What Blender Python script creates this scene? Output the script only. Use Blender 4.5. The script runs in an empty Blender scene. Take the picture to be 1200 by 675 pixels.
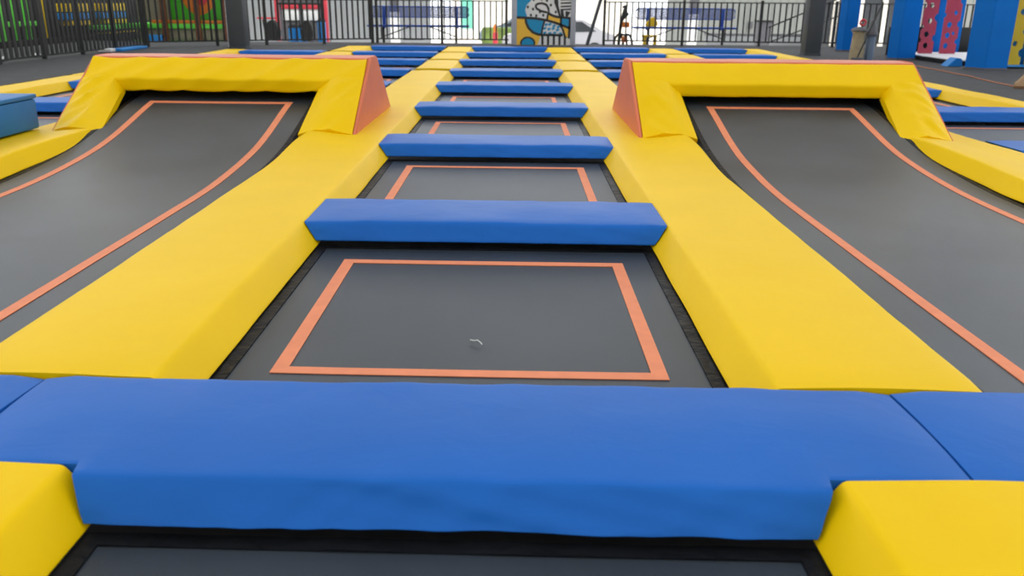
import bpy, bmesh, math, random
from mathutils import Vector, noise
random.seed(7)
S = bpy.context.scene
COL = S.collection
XC, EPS = -0.155, -0.023          # centre of the middle lane, slight skew of the rows
L = 2.6                           # pitch of the court in both directions
Y0 = 1.754                        # near edge of the first cross pad
T = 0.10                          # pad thickness
DECK = 0.08
R = math.radians

# ------------------------------------------------------------------ materials
def ramp(nt, fac, c0, c1, p0=0.0, p1=1.0):
    n = nt.nodes.new('ShaderNodeValToRGB')
    n.color_ramp.elements[0].position = p0; n.color_ramp.elements[1].position = p1
    n.color_ramp.elements[0].color = (*c0, 1); n.color_ramp.elements[1].color = (*c1, 1)
    nt.links.new(fac, n.inputs[0]); return n.outputs[0]

def mat(name, col, rough=0.5, var=0.06, scale=3.0, bump=0.0, bscale=40.0, spec=0.5, metal=0.0, fold=0.0, fscale=3.0, stretch=(1, 1, 1)):
    m = bpy.data.materials.new(name); m.use_nodes = True
    nt = m.node_tree; b = nt.nodes['Principled BSDF']
    tc = nt.nodes.new('ShaderNodeTexCoord')
    mp = nt.nodes.new('ShaderNodeMapping'); mp.inputs['Scale'].default_value = stretch
    nt.links.new(tc.outputs['Object'], mp.inputs[0])
    ns = nt.nodes.new('ShaderNodeTexNoise'); ns.inputs['Scale'].default_value = scale; ns.inputs['Detail'].default_value = 4
    nt.links.new(mp.outputs[0], ns.inputs['Vector'])
    c0 = tuple(max(0, c * (1 - var)) for c in col); c1 = tuple(min(1, c * (1 + var)) for c in col)
    nt.links.new(ramp(nt, ns.outputs['Fac'], c0, c1, 0.3, 0.7), b.inputs['Base Color'])
    b.inputs['Roughness'].default_value = rough
    b.inputs['Specular IOR Level'].default_value = spec
    b.inputs['Metallic'].default_value = metal
    last = None
    if bump:
        n2 = nt.nodes.new('ShaderNodeTexNoise'); n2.inputs['Scale'].default_value = bscale; n2.inputs['Detail'].default_value = 2
        nt.links.new(mp.outputs[0], n2.inputs['Vector'])
        bp = nt.nodes.new('ShaderNodeBump'); bp.inputs['Strength'].default_value = bump; bp.inputs['Distance'].default_value = 0.01
        nt.links.new(n2.outputs['Fac'], bp.inputs['Height']); last = bp
    if fold:
        n3 = nt.nodes.new('ShaderNodeTexNoise'); n3.inputs['Scale'].default_value = fscale
        n3.inputs['Detail'].default_value = 3; n3.inputs['Distortion'].default_value = 0.6
        nt.links.new(mp.outputs[0], n3.inputs['Vector'])
        bp = nt.nodes.new('ShaderNodeBump'); bp.inputs['Strength'].default_value = fold; bp.inputs['Distance'].default_value = 0.03
        nt.links.new(n3.outputs['Fac'], bp.inputs['Height'])
        if last: nt.links.new(last.outputs[0], bp.inputs['Normal'])
        last = bp
    if last: nt.links.new(last.outputs[0], b.inputs['Normal'])
    return m

YEL = mat('yellow_vinyl', (0.87, 0.56, 0.001), 0.45, 0.03, 2.0, 0.03, 120, 0.09, fold=0.10, fscale=5)
BLU = mat('blue_vinyl', (0.011, 0.124, 0.48), 0.42, 0.05, 2.0, 0.03, 120, 0.13, fold=0.12, fscale=5)
ORG = mat('orange_vinyl', (0.70, 0.18, 0.075), 0.45, 0.04, 3.0, 0.03, 120, 0.4, fold=0.08)
TAPE = mat('orange_tape', (0.80, 0.262, 0.125), 0.6, 0.05, 14, 0.1, 200, 0.3)
MATB = mat('black_mesh_mat', (0.021, 0.029, 0.038), 0.40, 0.2, 1.6, 0.15, 420, 0.42)
MATSHEEN = mat('sheen_black_mesh_mat', (0.027, 0.036, 0.046), 0.38, 0.45, 1.1, 0.15, 420, 0.5)  # ramp beds: mottled reflected sheen painted into the mat colour
SKIRT = mat('black_vinyl_skirt', (0.006, 0.0065, 0.008), 0.45, 0.3, 6, 0.2, 30, 0.1, fold=0.5, fscale=9)
CARPET = mat('charcoal_rubber', (0.062, 0.062, 0.064), 0.85, 0.12, 5, 0.2, 300, 0.25)
PIT = mat('pit_concrete', (0.03, 0.03, 0.03), 0.9, 0.2)
TEAL = mat('teal_vinyl', (0.012, 0.16, 0.46), 0.45, 0.05, 3, 0.03, 100, 0.2, fold=0.15)
BLACKM = mat('black_powder_coat', (0.012, 0.013, 0.012), 0.5, 0.1)
GREYP = mat('grey_paint', (0.052, 0.060, 0.068), 0.6, 0.06)
COLB = mat('blue_padding', (0.001, 0.15, 0.55), 0.5, 0.04, 2, 0.03, 90, 0.15)
RED = mat('crimson_board', (0.46, 0.045, 0.08), 0.5, 0.05)
YBRD = mat('mustard_board', (0.62, 0.42, 0.01), 0.5, 0.05)
WHITE = mat('white_paint', (0.78, 0.78, 0.77), 0.6, 0.03)
CONC = mat('pale_concrete', (0.86, 0.83, 0.79), 0.9, 0.05, 0.5)
PANELW = mat('pale_cladding', (0.25, 0.262, 0.245), 0.7, 0.05, 1)
PANELG = mat('light_grey_cladding', (0.235, 0.247, 0.255), 0.7, 0.05, 1)
CREAM = mat('cream_wall', (0.88, 0.83, 0.74), 0.8, 0.04, 1)
BENCHB = mat('blue_coated_steel', (0.008, 0.055, 0.30), 0.45, 0.05)
GREEN = mat('green_plastic', (0.05, 0.36, 0.02), 0.5, 0.06)
LIME = mat('lime_plastic', (0.12, 0.62, 0.06), 0.5, 0.06)
TAN = mat('tan_panel', (0.24, 0.22, 0.15), 0.7, 0.06)
BROWN = mat('brown_timber', (0.13, 0.045, 0.02), 0.7, 0.2, 8)
ORP = mat('orange_plastic', (0.62, 0.17, 0.02), 0.5, 0.06)
BLUP = mat('blue_plastic', (0.01, 0.22, 0.60), 0.45, 0.05)
DARK = mat('dark_net', (0.003, 0.004, 0.004), 0.9, 0.3, 4)
REDP = mat('red_plastic', (0.55, 0.04, 0.06), 0.5, 0.06)
YELP = mat('yellow_plastic', (0.75, 0.50, 0.01), 0.5, 0.05)
SILV = mat('silver_car_paint', (0.42, 0.42, 0.45), 0.3, 0.03)
GLASS = mat('dark_car_glass', (0.05, 0.055, 0.06), 0.1, 0.05)
RUBBER = mat('black_rubber', (0.015, 0.015, 0.015), 0.7, 0.1)
MT = mat('mural_teal', (0.0, 0.26, 0.50), 0.5, 0.02)
MY = mat('mural_yellow', (0.86, 0.50, 0.045), 0.5, 0.02)
MK = mat('mural_black', (0.02, 0.022, 0.022), 0.5, 0.02)
MW = mat('mural_white', (0.72, 0.72, 0.70), 0.5, 0.02)
FRAMEG = mat('grey_frame', (0.40, 0.42, 0.46), 0.5, 0.03)
SACK = mat('beige_sacking', (0.33, 0.27, 0.16), 0.8, 0.15, 10)
DRUM = mat('grey_blue_plastic', (0.11, 0.16, 0.24), 0.5, 0.1)
SLATE = mat('slate_grey', (0.10, 0.10, 0.11), 0.6, 0.1)
SUEDE = mat('tan_suede', (0.42, 0.28, 0.16), 0.85, 0.12, 30)
SOLE = mat('brown_rubber_sole', (0.20, 0.10, 0.045), 0.7, 0.1)
ROPEM = mat('orange_rope', (0.45, 0.18, 0.09), 0.8, 0.2, 40)
THREAD = mat('white_thread', (0.7, 0.7, 0.66), 0.8, 0.05)
GRASS = mat('grass_verge', (0.13, 0.19, 0.045), 0.9, 0.3, 3)
MESHB = mat('blue_expanded_steel', (0.05, 0.10, 0.34), 0.5, 0.05)

# ------------------------------------------------------------------ helpers
def link(o, parent=None):
    COL.objects.link(o)
    if parent: o.parent = parent
    return o

def tag(o, label=None, cat=None, group=None, kind=None):
    if label: o['label'] = label
    if cat: o['category'] = cat
    if group: o['group'] = group
    if kind: o['kind'] = kind
    return o

def skw(x, y): return y + EPS * (x - XC)

def build(name, bm, m, parent=None, base=None, skew=False, smooth=True, angle=38, weld=True):
    """link a bmesh given in world coordinates as ONE object with its origin at base"""
    if skew:
        for v in bm.verts: v.co.y = skw(v.co.x, v.co.y)
    if weld: bmesh.ops.remove_doubles(bm, verts=bm.verts, dist=1e-5)
    bmesh.ops.recalc_face_normals(bm, faces=bm.faces)
    if base is None:
        if parent is not None: base = Vector(parent['_b'])
        else:
            xs = [v.co for v in bm.verts]
            base = Vector(((min(c.x for c in xs) + max(c.x for c in xs)) / 2, (min(c.y for c in xs) + max(c.y for c in xs)) / 2, min(c.z for c in xs)))
    base = Vector(base)
    for v in bm.verts: v.co -= base
    me = bpy.data.meshes.new(name); bm.to_mesh(me); bm.free()
    for mm in (m if isinstance(m, (list, tuple)) else [m]): me.materials.append(mm)
    if smooth:
        me.shade_smooth(); me.set_sharp_from_angle(angle=R(angle))
    o = bpy.data.objects.new(name, me)
    if parent is None: o.location = base
    return link(o, parent)

ROOTS = []
def empty(name, base, label, cat, group=None, kind=None):
    o = bpy.data.objects.new(name, None); link(o); o.location = base; o['_b'] = list(base)
    o.empty_display_size = 0.1
    ROOTS.append(o)
    return tag(o, label, cat, group, kind)

def box(bm, x0, x1, y0, y1, z0, z1, bev=0.0, mi=0):
    vs = [bm.verts.new((x, y, z)) for z in (z0, z1) for y in (y0, y1) for x in (x0, x1)]
    fs = [(0, 2, 3, 1), (4, 5, 7, 6), (0, 1, 5, 4), (2, 6, 7, 3), (0, 4, 6, 2), (1, 3, 7, 5)]
    out = [bm.faces.new([vs[i] for i in f]) for f in fs]
    for f in out: f.material_index = mi
    if bev:
        es = list({e for f in out for e in f.edges})
        bmesh.ops.bevel(bm, geom=es, offset=bev, segments=2, profile=0.5, affect='EDGES')
    return vs

def prism(bm, pts, axis, a, b, mi=0):
    """polygon extruded along an axis; pts are the two other coordinates in xyz order"""
    def P(p, t):
        if axis == 'x': return (t, p[0], p[1])
        if axis == 'y': return (p[0], t, p[1])
        return (p[0], p[1], t)
    A = [bm.verts.new(P(p, a)) for p in pts]; B = [bm.verts.new(P(p, b)) for p in pts]
    n = len(pts)
    fs = [bm.faces.new(A), bm.faces.new(B[::-1])]
    for i in range(n): fs.append(bm.faces.new((A[i], A[(i + 1) % n], B[(i + 1) % n], B[i])))
    for f in fs: f.material_index = mi

def tube(bm, path, r, seg=8, r2=None):
    pts = [Vector(p) for p in path]; rows = []
    for i, p in enumerate(pts):
        d = (pts[min(i + 1, len(pts) - 1)] - pts[max(i - 1, 0)]).normalized()
        a = d.cross(Vector((0, 0, 1)))
        if a.length < 1e-3: a = Vector((1, 0, 0))
        a.normalize(); b = d.cross(a)
        rr = r if r2 is None else r + (r2 - r) * i / (len(pts) - 1)
        rows.append([bm.verts.new(p + rr * (math.cos(t) * a + math.sin(t) * b)) for t in [2 * math.pi * k / seg for k in range(seg)]])
    skin(bm, rows, True)

def skin(bm, rows, closed=True, caps=True):
    n = len(rows[0])
    for r0, r1 in zip(rows, rows[1:]):
        for i in range(n if closed else n - 1):
            j = (i + 1) % n
            bm.faces.new((r0[i], r0[j], r1[j], r1[i]))
    if caps and closed:
        bm.faces.new(rows[0][::-1]); bm.faces.new(rows[-1])

def lathe(bm, prof, c, seg=20):
    rows = [[bm.verts.new((c[0] + r * math.cos(2 * math.pi * k / seg), c[1] + r * math.sin(2 * math.pi * k / seg), c[2] + z)) for k in range(seg)] for r, z in prof]
    skin(bm, rows, True, True)

def nz(x, y, z=0.0): return noise.noise(Vector((x, y, z)))
def sstep(a, b, x):
    t = min(1, max(0, (x - a) / (b - a))); return t * t * (3 - 2 * t)
def lerp(a, b, t): return a + (b - a) * t

def round_loop(poly, r, nsub=6, nr=3):
    """closed 2-D loop with rounded corners and subdivided sides"""
    out = []; n = len(poly)
    for i in range(n):
        p0, p1, p2 = Vector(poly[i - 1]), Vector(poly[i]), Vector(poly[(i + 1) % n])
        d0 = (p0 - p1); d1 = (p2 - p1); rr = min(r, d0.length * .4, d1.length * .4)
        a = p1 + d0.normalized() * rr; b = p1 + d1.normalized() * rr
        for k in range(nr + 1):
            t = k / nr
            out.append(a * (1 - t) ** 2 + p1 * 2 * t * (1 - t) + b * t * t)
        nxt0 = p2 + (p1 - p2).normalized() * min(r, d1.length * .4)
        for k in range(1, nsub): out.append(b.lerp(nxt0, k / nsub))
    return out

# ------------------------------------------------------------------ pads
D = 0.60
def bar_mesh(xc, y0, half_l, half_r, seed, inset=0.075):
    bm = bmesh.new()
    loop = round_loop([(-.02, 0.002), (.032, T), (D, T), (D + .02, 0.002)], 0.018, 8, 3)
    n = 56; rows = []
    for k in range(n + 1):
        u = -1 + 2 * k / n
        u = math.copysign(1 - (1 - abs(u)) ** 1.15, u)
        row = []
        for p in loop:
            yy, zz = p
            h = half_l if u < 0 else half_r
            x = u * (h - inset * (1 - zz / T) * abs(u) ** 6)
            top = max(0, min(1, (zz - .03) / .07))
            v = yy / D
            puff = 0.010 * math.sin(math.pi * min(1, max(0, v))) * (1 - abs(u) ** 8)
            w = 0.006 * nz(x * 1.6, yy * 3, seed) + 0.0035 * nz(x * 7, yy * 5, seed + 9)
            edge = abs(u) ** 10
            z = zz + top * (puff + w) - 0.010 * edge * top * (0.5 + nz(seed, u * 2))
            fy = (1 - 2 * v) * (0.006 * nz(x * 5 + zz * 22, seed, 3) + 0.004 * nz(x * 13 - zz * 30, seed, 7))
            row.append(bm.verts.new((xc + x, y0 + yy - fy, z)))
        rows.append(row)
    skin(bm, rows)
    return bm

def wide_bar_mesh(xc, y0, seed, s_l=1.296, s_r=1.296):
    """front row pad: butts the next pad at a seam, narrows where the front strips begin"""
    bm = bmesh.new()
    loop = round_loop([(-.005, 0.002), (.105, 1), (1, 1), (1, 0.002)], 0.05, 10, 4)
    st = []
    m = 60
    for k in range(m + 1):
        u = -1 + 2 * k / m
        st.append((u * 0.93, 0.0, abs(u) ** 5 * 0.048))
    st = [(-s_l, .116, 0), (-1.2, .116, 0), (-1.08, .116, 0), (-0.94, .116, 0.048)] + st + [(0.94, .116, 0.048), (1.08, .116, 0), (1.2, .116, 0), (s_r, .116, 0)]
    rows = []
    for x, off, ins in st:
        row = []
        for v, h in loop:
            zz = h * T
            vv = v if off == 0 else max(v, .105)
            yy = lerp(.054 if off else 0, D + .045, vv)
            xx = x - math.copysign(ins * (1 - h), x)
            top = max(0, min(1, (h - .4) / .5))
            z = zz + top * (0.011 * math.sin(math.pi * max(0, min(1, v))) + 0.006 * nz(xx * 1.3, yy * 2.5, seed) + 0.003 * nz(xx * 6, yy * 4, seed + 5))
            if off > 0 and abs(x) > 1.28: z -= 0.012 * top
            fy = (1 - 2 * v) * (0.012 * nz(xx * 4 + h * 2.2, seed, 3) + 0.007 * nz(xx * 11 - h * 2, seed, 7)) * (1 if off == 0 else 0)
            row.append(bm.verts.new((xc + xx, y0 + yy - fy, z)))
        rows.append(row)
    skin(bm, rows)
    return bm

SC, SH, SB = 1.283, 0.312, 0.092     # strip centre offset, half top width, bevel run
def lift(y): return 0.055 * sstep(5.7, 7.05, y) * (1 - sstep(7.5, 8.3, y))

def strip_mesh(u0, y0, y1, seed, hw_in=SH, hw_out=SH, lift_side=0, bulge=0.0, wr=1.0, zt=T, bev_out=SB):
    """strip pad along y, centred at lane offset u0"""
    bm = bmesh.new()
    loop = round_loop([(-hw_in - SB, -0.02), (-hw_in, zt), (hw_out, zt), (hw_out + bev_out, -0.02)], 0.014, 9, 3)
    n = max(6, int((y1 - y0) / 0.09)); rows = []
    for k in range(n + 1):
        y = lerp(y0, y1, k / n)
        row = []
        for x, zz in loop:
            top = max(0, min(1, zz / zt))
            e = max(0, (abs(x) - 0.12) / 0.3)
            z = zz + top * (0.008 * math.cos(math.pi * max(-.5, min(.5, x / 0.66))) - .004 + wr * (0.006 * nz(x * 2.2, y * 1.2, seed) + 0.0035 * e * nz(x * 3, y * 6, seed + 4)))
            if lift_side: z += lift(y) * sstep(-0.05, 0.32, x * lift_side)
            if k in (0, n) and y0 > 0: z -= 0.006 * top
            xx = x + wr * 0.006 * e * nz(y * 2.5, zz * 8, seed + 2)
            if lift_side: xx += lift_side * bulge * sstep(6.1, 7.2, y) * (1 - sstep(7.35, 8.0, y)) * sstep(.05, .3, x * lift_side)
            row.append(bm.verts.new((XC + u0 + xx, y, z)))
        rows.append(row)
    skin(bm, rows)
    return bm

# ------------------------------------------------------------------ trampolines
BED = -0.03
PROF = [(0, 0), (5.6, 0), (6.0, .012), (6.4, .04), (6.7, .065), (7.05, .11), (7.5, .205), (7.9, .30), (8.25, .365), (9, .41)]
def ramp_z(y):
    for (a, za), (b, zb) in zip(PROF, PROF[1:]):
        if y <= b: return lerp(za, zb, (y - a) / (b - a))
    return PROF[-1][1]
def bedz_ramp(y):
    return BED + sum(ramp_z(y + d) for d in (-.24, -.12, 0, .12, .24)) / 5

def grid(bm, x0, x1, y0, y1, nx, ny, zf, flip=False):
    g = [[bm.verts.new((lerp(x0, x1, i / nx), lerp(y0, y1, j / ny), zf(lerp(x0, x1, i / nx), lerp(y0, y1, j / ny)))) for i in range(nx + 1)] for j in range(ny + 1)]
    for j in range(ny):
        for i in range(nx): bm.faces.new((g[j][i], g[j][i + 1], g[j + 1][i + 1], g[j + 1][i]))

def slab(bm, x0, x1, y0, y1, nx, ny, zf, th):
    """thin sheet with real thickness"""
    gs = []
    for dz in (0, -th):
        gs.append([[bm.verts.new((lerp(x0, x1, i / nx), lerp(y0, y1, j / ny), zf(lerp(x0, x1, i / nx), lerp(y0, y1, j / ny)) + dz)) for i in range(nx + 1)] for j in range(ny + 1)])
    for k, g in enumerate(gs):
        for j in range(ny):
            for i in range(nx):
                f = (g[j][i], g[j][i + 1], g[j + 1][i + 1], g[j + 1][i]); bm.faces.new(f if k == 0 else f[::-1])
    a, b = gs
    ring = [(0, i) for i in range(nx)] + [(j, nx) for j in range(ny)] + [(ny, i) for i in range(nx, 0, -1)] + [(j, 0) for j in range(ny, 0, -1)]
    for q in range(len(ring)):
        j, i = ring[q]; j2, i2 = ring[(q + 1) % len(ring)]
        bm.faces.new((a[j][i], b[j][i], b[j2][i2], a[j2][i2]))

def trampoline(u0, ya, yb, half, tape, label, group=None, ramped=False, seed=0, fine=1):
    x0 = XC + u0
    zf0 = (lambda x, y: bedz_ramp(y)) if ramped else (lambda x, y: BED)
    def zf(x, y):
        a = (x - x0) / half; b = (2 * y - ya - yb) / (yb - ya)
        return zf0(x, y) - 0.004 * max(0, 1 - a * a) * max(0, 1 - b * b) + 0.0012 * nz(x * 2.5, y * 2.5, seed)
    root = empty('trampoline', (x0, skw(x0, ya), BED - .02), label, 'trampoline', group)
    ny = int((yb - ya) / 0.08) if fine else 8
    bm = bmesh.new(); slab(bm, x0 - half, x0 + half, ya, yb, 18 if fine else 6, ny, zf, 0.006)
    build('jumping_mat', bm, MATSHEEN if ramped else MATB, root, skew=True)
    ta, tb, th, tw = tape
    bm = bmesh.new(); up = lambda x, y: zf(x, y) + 0.0035
    q = max(2, ny)
    slab(bm, x0 - th, x0 - th + tw, ta, tb, 1, q, up, .003); slab(bm, x0 + th - tw, x0 + th, ta, tb, 1, q, up, .003)
    slab(bm, x0 - th + tw, x0 + th - tw, ta, ta + tw, 14, 1, up, .003); slab(bm, x0 - th + tw, x0 + th - tw, tb - tw, tb, 14, 1, up, .003)
    build('border_tape', bm, TAPE, root, skew=True, weld=False)
    # vinyl skirt that hides the springs, puckered along its inner edge
    bm = bmesh.new(); sk = 0.02 if ramped else 0.03
    def su(x, y):
        return zf(x, y) + (0.002 if ramped else 0.005) + (0.0 if ramped else 0.004) * nz(x * 9, y * 9, seed + 3)
    slab(bm, x0 - half - .02, x0 - half + sk, ya - .02, yb + .02, 3, q, su, .006); slab(bm, x0 + half - sk, x0 + half + .02, ya - .02, yb + .02, 3, q, su, .006)
    slab(bm, x0 - half + sk, x0 + half - sk, ya - .02, ya + sk, 20, 3, su, .006); slab(bm, x0 - half + sk, x0 + half - sk, yb - sk, yb + .02, 20, 3, su, .006)
    build('spring_skirt', bm, SKIRT, root, skew=True, weld=False)
    return root

ORD = ['', 'first', 'second', 'third', 'fourth', 'fifth', 'sixth', 'seventh', 'eighth']
ORDT = ['', 'first', 'second', 'third', 'fourth', 'fifth', 'sixth', 'seventh', 'eighth']

# cross pads
def bar(n, u0, hl, hr, label, seed):
    o = build('cross_pad', bar_mesh(XC + u0, Y0 + n * L, hl, hr, seed), BLU, skew=True)
    return tag(o, label, 'pad', 'blue cross pads')
o = build('cross_pad', wide_bar_mesh(XC, Y0, 3.3), BLU, skew=True)
tag(o, 'widest blue cross pad, spanning the front of the centre lane', 'pad', 'blue cross pads')
for s, nm in ((-1, 'left'), (1, 'right')):
    o = build('cross_pad', wide_bar_mesh(XC + s * 2.6, Y0, 8.1 + s), BLU, skew=True)
    tag(o, 'blue cross pad butted against the %s end of the widest front pad' % nm, 'pad', 'blue cross pads')
for n in range(1, 9):
    bar(n, 0, .962, .962, 'blue cross pad in the centre lane, %s behind the widest front pad%s' % (ORD[n], ', farthest back' if n == 8 else ''), n * 3.7)
for s, nm in ((-1, 'left'), (1, 'right')):
    for n in range(4, 9):
        bar(n, s * 2.6, .962, .962, 'blue cross pad %s in line behind the %s kicker ramp' % (ORD[n - 3], nm), n * 2.9 + s * 31)
    last = 7 if s < 0 else 8
    for n in range(2, last + 1):
        hi, ho = .962, (.965 if s < 0 else .84)
        bar(n, s * 5.2, ho if s < 0 else hi, hi if s < 0 else ho, 'blue cross pad in the lane along the %s deck, %s from the camera' % (nm, ORD[n - 1]), n * 4.3 + s * 77)

# yellow strips between the lanes
def strip(u0, y0, y1, label, seed, **k):
    o = build('strip_pad', strip_mesh(u0, y0, y1, seed, **k), YEL, skew=True)
    return tag(o, label, 'pad', 'yellow strip pads')
for s, nm in ((-1, 'left'), (1, 'right')):
    strip(s * SC, -0.9, Y0 + .108, 'yellow pad at the bottom %s corner, in front of the widest blue pad' % nm, 5 + s, zt=.107)
    strip(s * SC, Y0 + D + .062, 14.85, 'long yellow strip pad between the centre lane and the %s kicker ramp' % nm, 15 + s, lift_side=s, bulge=.02, wr=.8)
    strip(s * 3.9, Y0 + D + .062, 14.85, 'long yellow strip pad along the outer side of the %s kicker ramp' % nm, 25 + s, lift_side=-s, bulge=.075, wr=1.3)
    for k, (a, b) in enumerate(((15.46, 17.72), (18.10, 20.38), (20.76, 23.05))):
        strip(s * SC, a, b, 'short yellow strip pad %s of the centre lane, %s beyond the long strip' % (nm, ORD[k + 1]), 35 + s * 3 + k, wr=.6, zt=.088)
        strip(s * 3.9, a, b, 'short yellow strip pad behind the %s kicker ramp, %s towards the back fence' % (nm, ORD[k + 1]), 55 + s * 3 + k, wr=.6, zt=.088)
strip(-6.43, 5.0, 13.2, 'yellow edge pad along the left deck, near piece beside the blue foam block', 71, hw_in=.24, hw_out=.24, wr=1.4)
strip(-6.43, 13.25, 20.75, 'yellow edge pad along the left deck, farther piece beyond the left ramp', 72, hw_in=.24, hw_out=.24)
strip(6.20, 7.0, 13.6, 'yellow edge pad along the right deck, near piece below the tan boot', 73, hw_in=.15, hw_out=.20, wr=1.4)
strip(6.20, 13.65, 23.0, 'yellow edge pad along the right deck, farther piece beyond the right ramp', 74, hw_in=.15, hw_out=.20)

# trampolines
def cell(n): return (Y0 + D + n * L + .035, Y0 + (n + 1) * L - .01)
def ctape(n): return (2.725 + n * L, 4.115 + n * L, .70, .056)
trampoline(0, -.80, Y0 - .01, .865, (-.5, .95, .70, .056), 'black trampoline in front of the widest blue pad, cut by the bottom edge', 'trampoline beds', seed=1)
for n in range(0, 8):
    a, b = cell(n)
    lb = 'black trampoline in the centre lane directly behind the widest blue pad' if n == 0 else 'black trampoline in the centre lane behind the %s blue cross pad after the widest' % ORD[n]
    trampoline(0, a, b, .865, ctape(n), lb, 'trampoline beds', seed=n * 3, fine=1 if n < 4 else 0)
for s, nm in ((-1, 'left'), (1, 'right')):
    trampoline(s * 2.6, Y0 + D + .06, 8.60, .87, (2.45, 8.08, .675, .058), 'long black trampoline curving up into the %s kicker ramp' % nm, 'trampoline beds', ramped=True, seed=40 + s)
    for n in range(4, 8):
        a, b = cell(n)
        trampoline(s * 2.6, a, b, .865, ctape(n), 'black trampoline behind the %s kicker ramp, %s towards the back fence' % (nm, ORD[n - 3]), 'trampoline beds', seed=60 + n + s, fine=0)
    for n in range(1, 7 if s < 0 else 8):
        a, b = cell(n)
        trampoline(s * (5.22 if s < 0 else 5.13), a, b, (.865 if s < 0 else .80), (*ctape(n)[:2], .70 if s < 0 else .66, .056),
                   'black trampoline in the lane along the %s deck, %s from the camera' % (nm, ORD[n]), 'trampoline beds', seed=80 + n + s, fine=0)

# kicker ramps
def kicker(s, nm):
    X = lambda u: XC + s * u
    root = empty('kicker_ramp', (X(2.58), skw(X(2.58), 8.5), T), 'yellow padded kicker ramp with orange sides, on the %s' % nm + (' beside the blue foam block' if s < 0 else ' in front of the beige sack'), 'ramp', 'kicker ramps')
    seed = 11 + s * 5
    # upper beam pad across the lip
    bm = bmesh.new()
    loop = round_loop([(8.115, .385), (8.095, .502), (8.365, .672), (8.60, .66), (8.60, .385)], .018, 6, 3)
    rows = []
    for k in range(61):
        u = lerp(1.262, 3.892, k / 60); row = []
        for y, z in loop:
            front = 1 if y < 8.42 else 0
            w = front * (0.020 * (1 - abs(nz(u * 2.6 + (z - .5) * 5 * (1 if s < 0 else .3), .4 * z, seed))) ** 3 + 0.005 * nz(u * 7 + z * 10 * (1 if s < 0 else .3), z, seed + 3)) * (1 if s < 0 else .35)
            row.append(bm.verts.new((X(u), y - w * .55, z + w * .8)))
        rows.append(row)
    skin(bm, rows); build('lip_pad', bm, YEL, root, skew=True)
    # side pads
    for inner in (True, False):
        U = (lambda u: u) if inner else (lambda u: 5.16 - u)
        bm = bmesh.new(); rows = []
        N = 26
        for k in range(N + 1):
            t = k / N
            O = Vector((U(1.262), lerp(7.42, 8.11, t), lerp(.105, .512, t)))
            if inner:
                C = Vector((U(lerp(1.575, 1.56, t)), lerp(7.33, 8.095, t), lerp(.155, .517, t))); J = Vector((U(lerp(1.70, 1.685, t)), lerp(7.28, 8.12, t), lerp(.122, .425, t)))
            else:
                C = Vector((U(lerp(1.62, 1.565, t)), lerp(7.32, 8.095, t), lerp(.148, .515, t))); J = Vector((U(lerp(1.75, 1.63, t)), lerp(7.27, 8.12, t), lerp(.112, .425, t)))
            low = [Vector((J.x, J.y + .03, J.z - .05)), Vector((O.x, O.y + .1, O.z - .12))]
            pts = []
            for q in range(11):
                p = O.lerp(C, q / 10.0)
                f = math.sin(math.pi * q / 10.0)
                kk = (t - (.45 if not inner else -.55) * q / 10.0) * (4.6 if not inner else 3.2)
                w = 0.034 * f * (1 - abs(nz(kk, q * .12, seed + inner))) ** 3 + 0.010 * f * nz(kk * 2.3, q * .2, seed + 8) + 0.005 * f * nz(p.x * 9, p.y * 9, seed + 6) + .008 * f
                pts.append(p + Vector((0, -.5 * w, .85 * w)))
            for q in (.25, .6, 1): pts.append(C.lerp(J, q))
            pts += low
            rows.append([bm.verts.new((X(p.x), p.y, p.z)) for p in pts])
        skin(bm, rows); build('slope_pad', bm, YEL, root, skew=True)
    for u0, u1 in ((1.60, 1.615), (3.545, 3.56)):  # added black sheets hide the orange interior, keeping the gap dark like shade
        bm = bmesh.new(); prism(bm, [(7.75, .0), (8.58, .0), (8.58, .38), (8.14, .38), (7.75, .20)], 'x', X(u0), X(u1))
        build('gap_dark_sheet', bm, SKIRT, root, skew=True)
    # orange triangular side panels
    for u0, u1 in ((1.226, 1.259), (3.896, 3.918)):
        bm = bmesh.new()
        prism(bm, [(7.415, .095), (8.37, .660), (8.43, .695), (8.72, .695), (8.78, .675), (9.60, .095)], 'x', X(u0), X(u1))
        bmesh.ops.bevel(bm, geom=[e for e in bm.edges], offset=.008, segments=2, affect='EDGES')
        build('side_panel', bm, ORG, root, skew=True)
    # orange crest and rear slope
    bm = bmesh.new()
    loop = round_loop([(8.372, .650), (8.378, .688), (8.78, .692), (9.585, .11), (9.50, .10), (8.62, .60)], .012, 5, 2)
    rows = [[bm.verts.new((X(lerp(1.260, 3.895, k / 20)), y, z + .004 * nz(k * .4, y * 3, seed))) for y, z in loop] for k in range(21)]
    skin(bm, rows); build('crest_cover', bm, ORG, root, skew=True)
    return root
kicker(-1, 'left'); kicker(1, 'right')

# blue foam block on the left
root = empty('foam_block', (-4.9, 6.9, .11), 'teal blue foam block on the yellow pad at the left edge', 'block')
bm = bmesh.new(); box(bm, -5.55, -4.235, 6.15, 7.66, .112, .372, .022)
build('body', bm, TEAL, root)
bm = bmesh.new(); box(bm, -5.56, -4.228, 6.14, 7.67, .374, .412, .012)
build('lid_flap', bm, TEAL, root)
# thread
bm = bmesh.new(); tube(bm, [(-.165, 3.052, BED + .006), (-.150, 3.040, BED + .008), (-.137, 3.036, BED + .012), (-.125, 3.024, BED + .008), (-.118, 3.008, BED + .006)], .0022, 6)
tag(build('thread', bm, THREAD), 'curled white thread lying on the nearest whole trampoline', 'thread')

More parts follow.
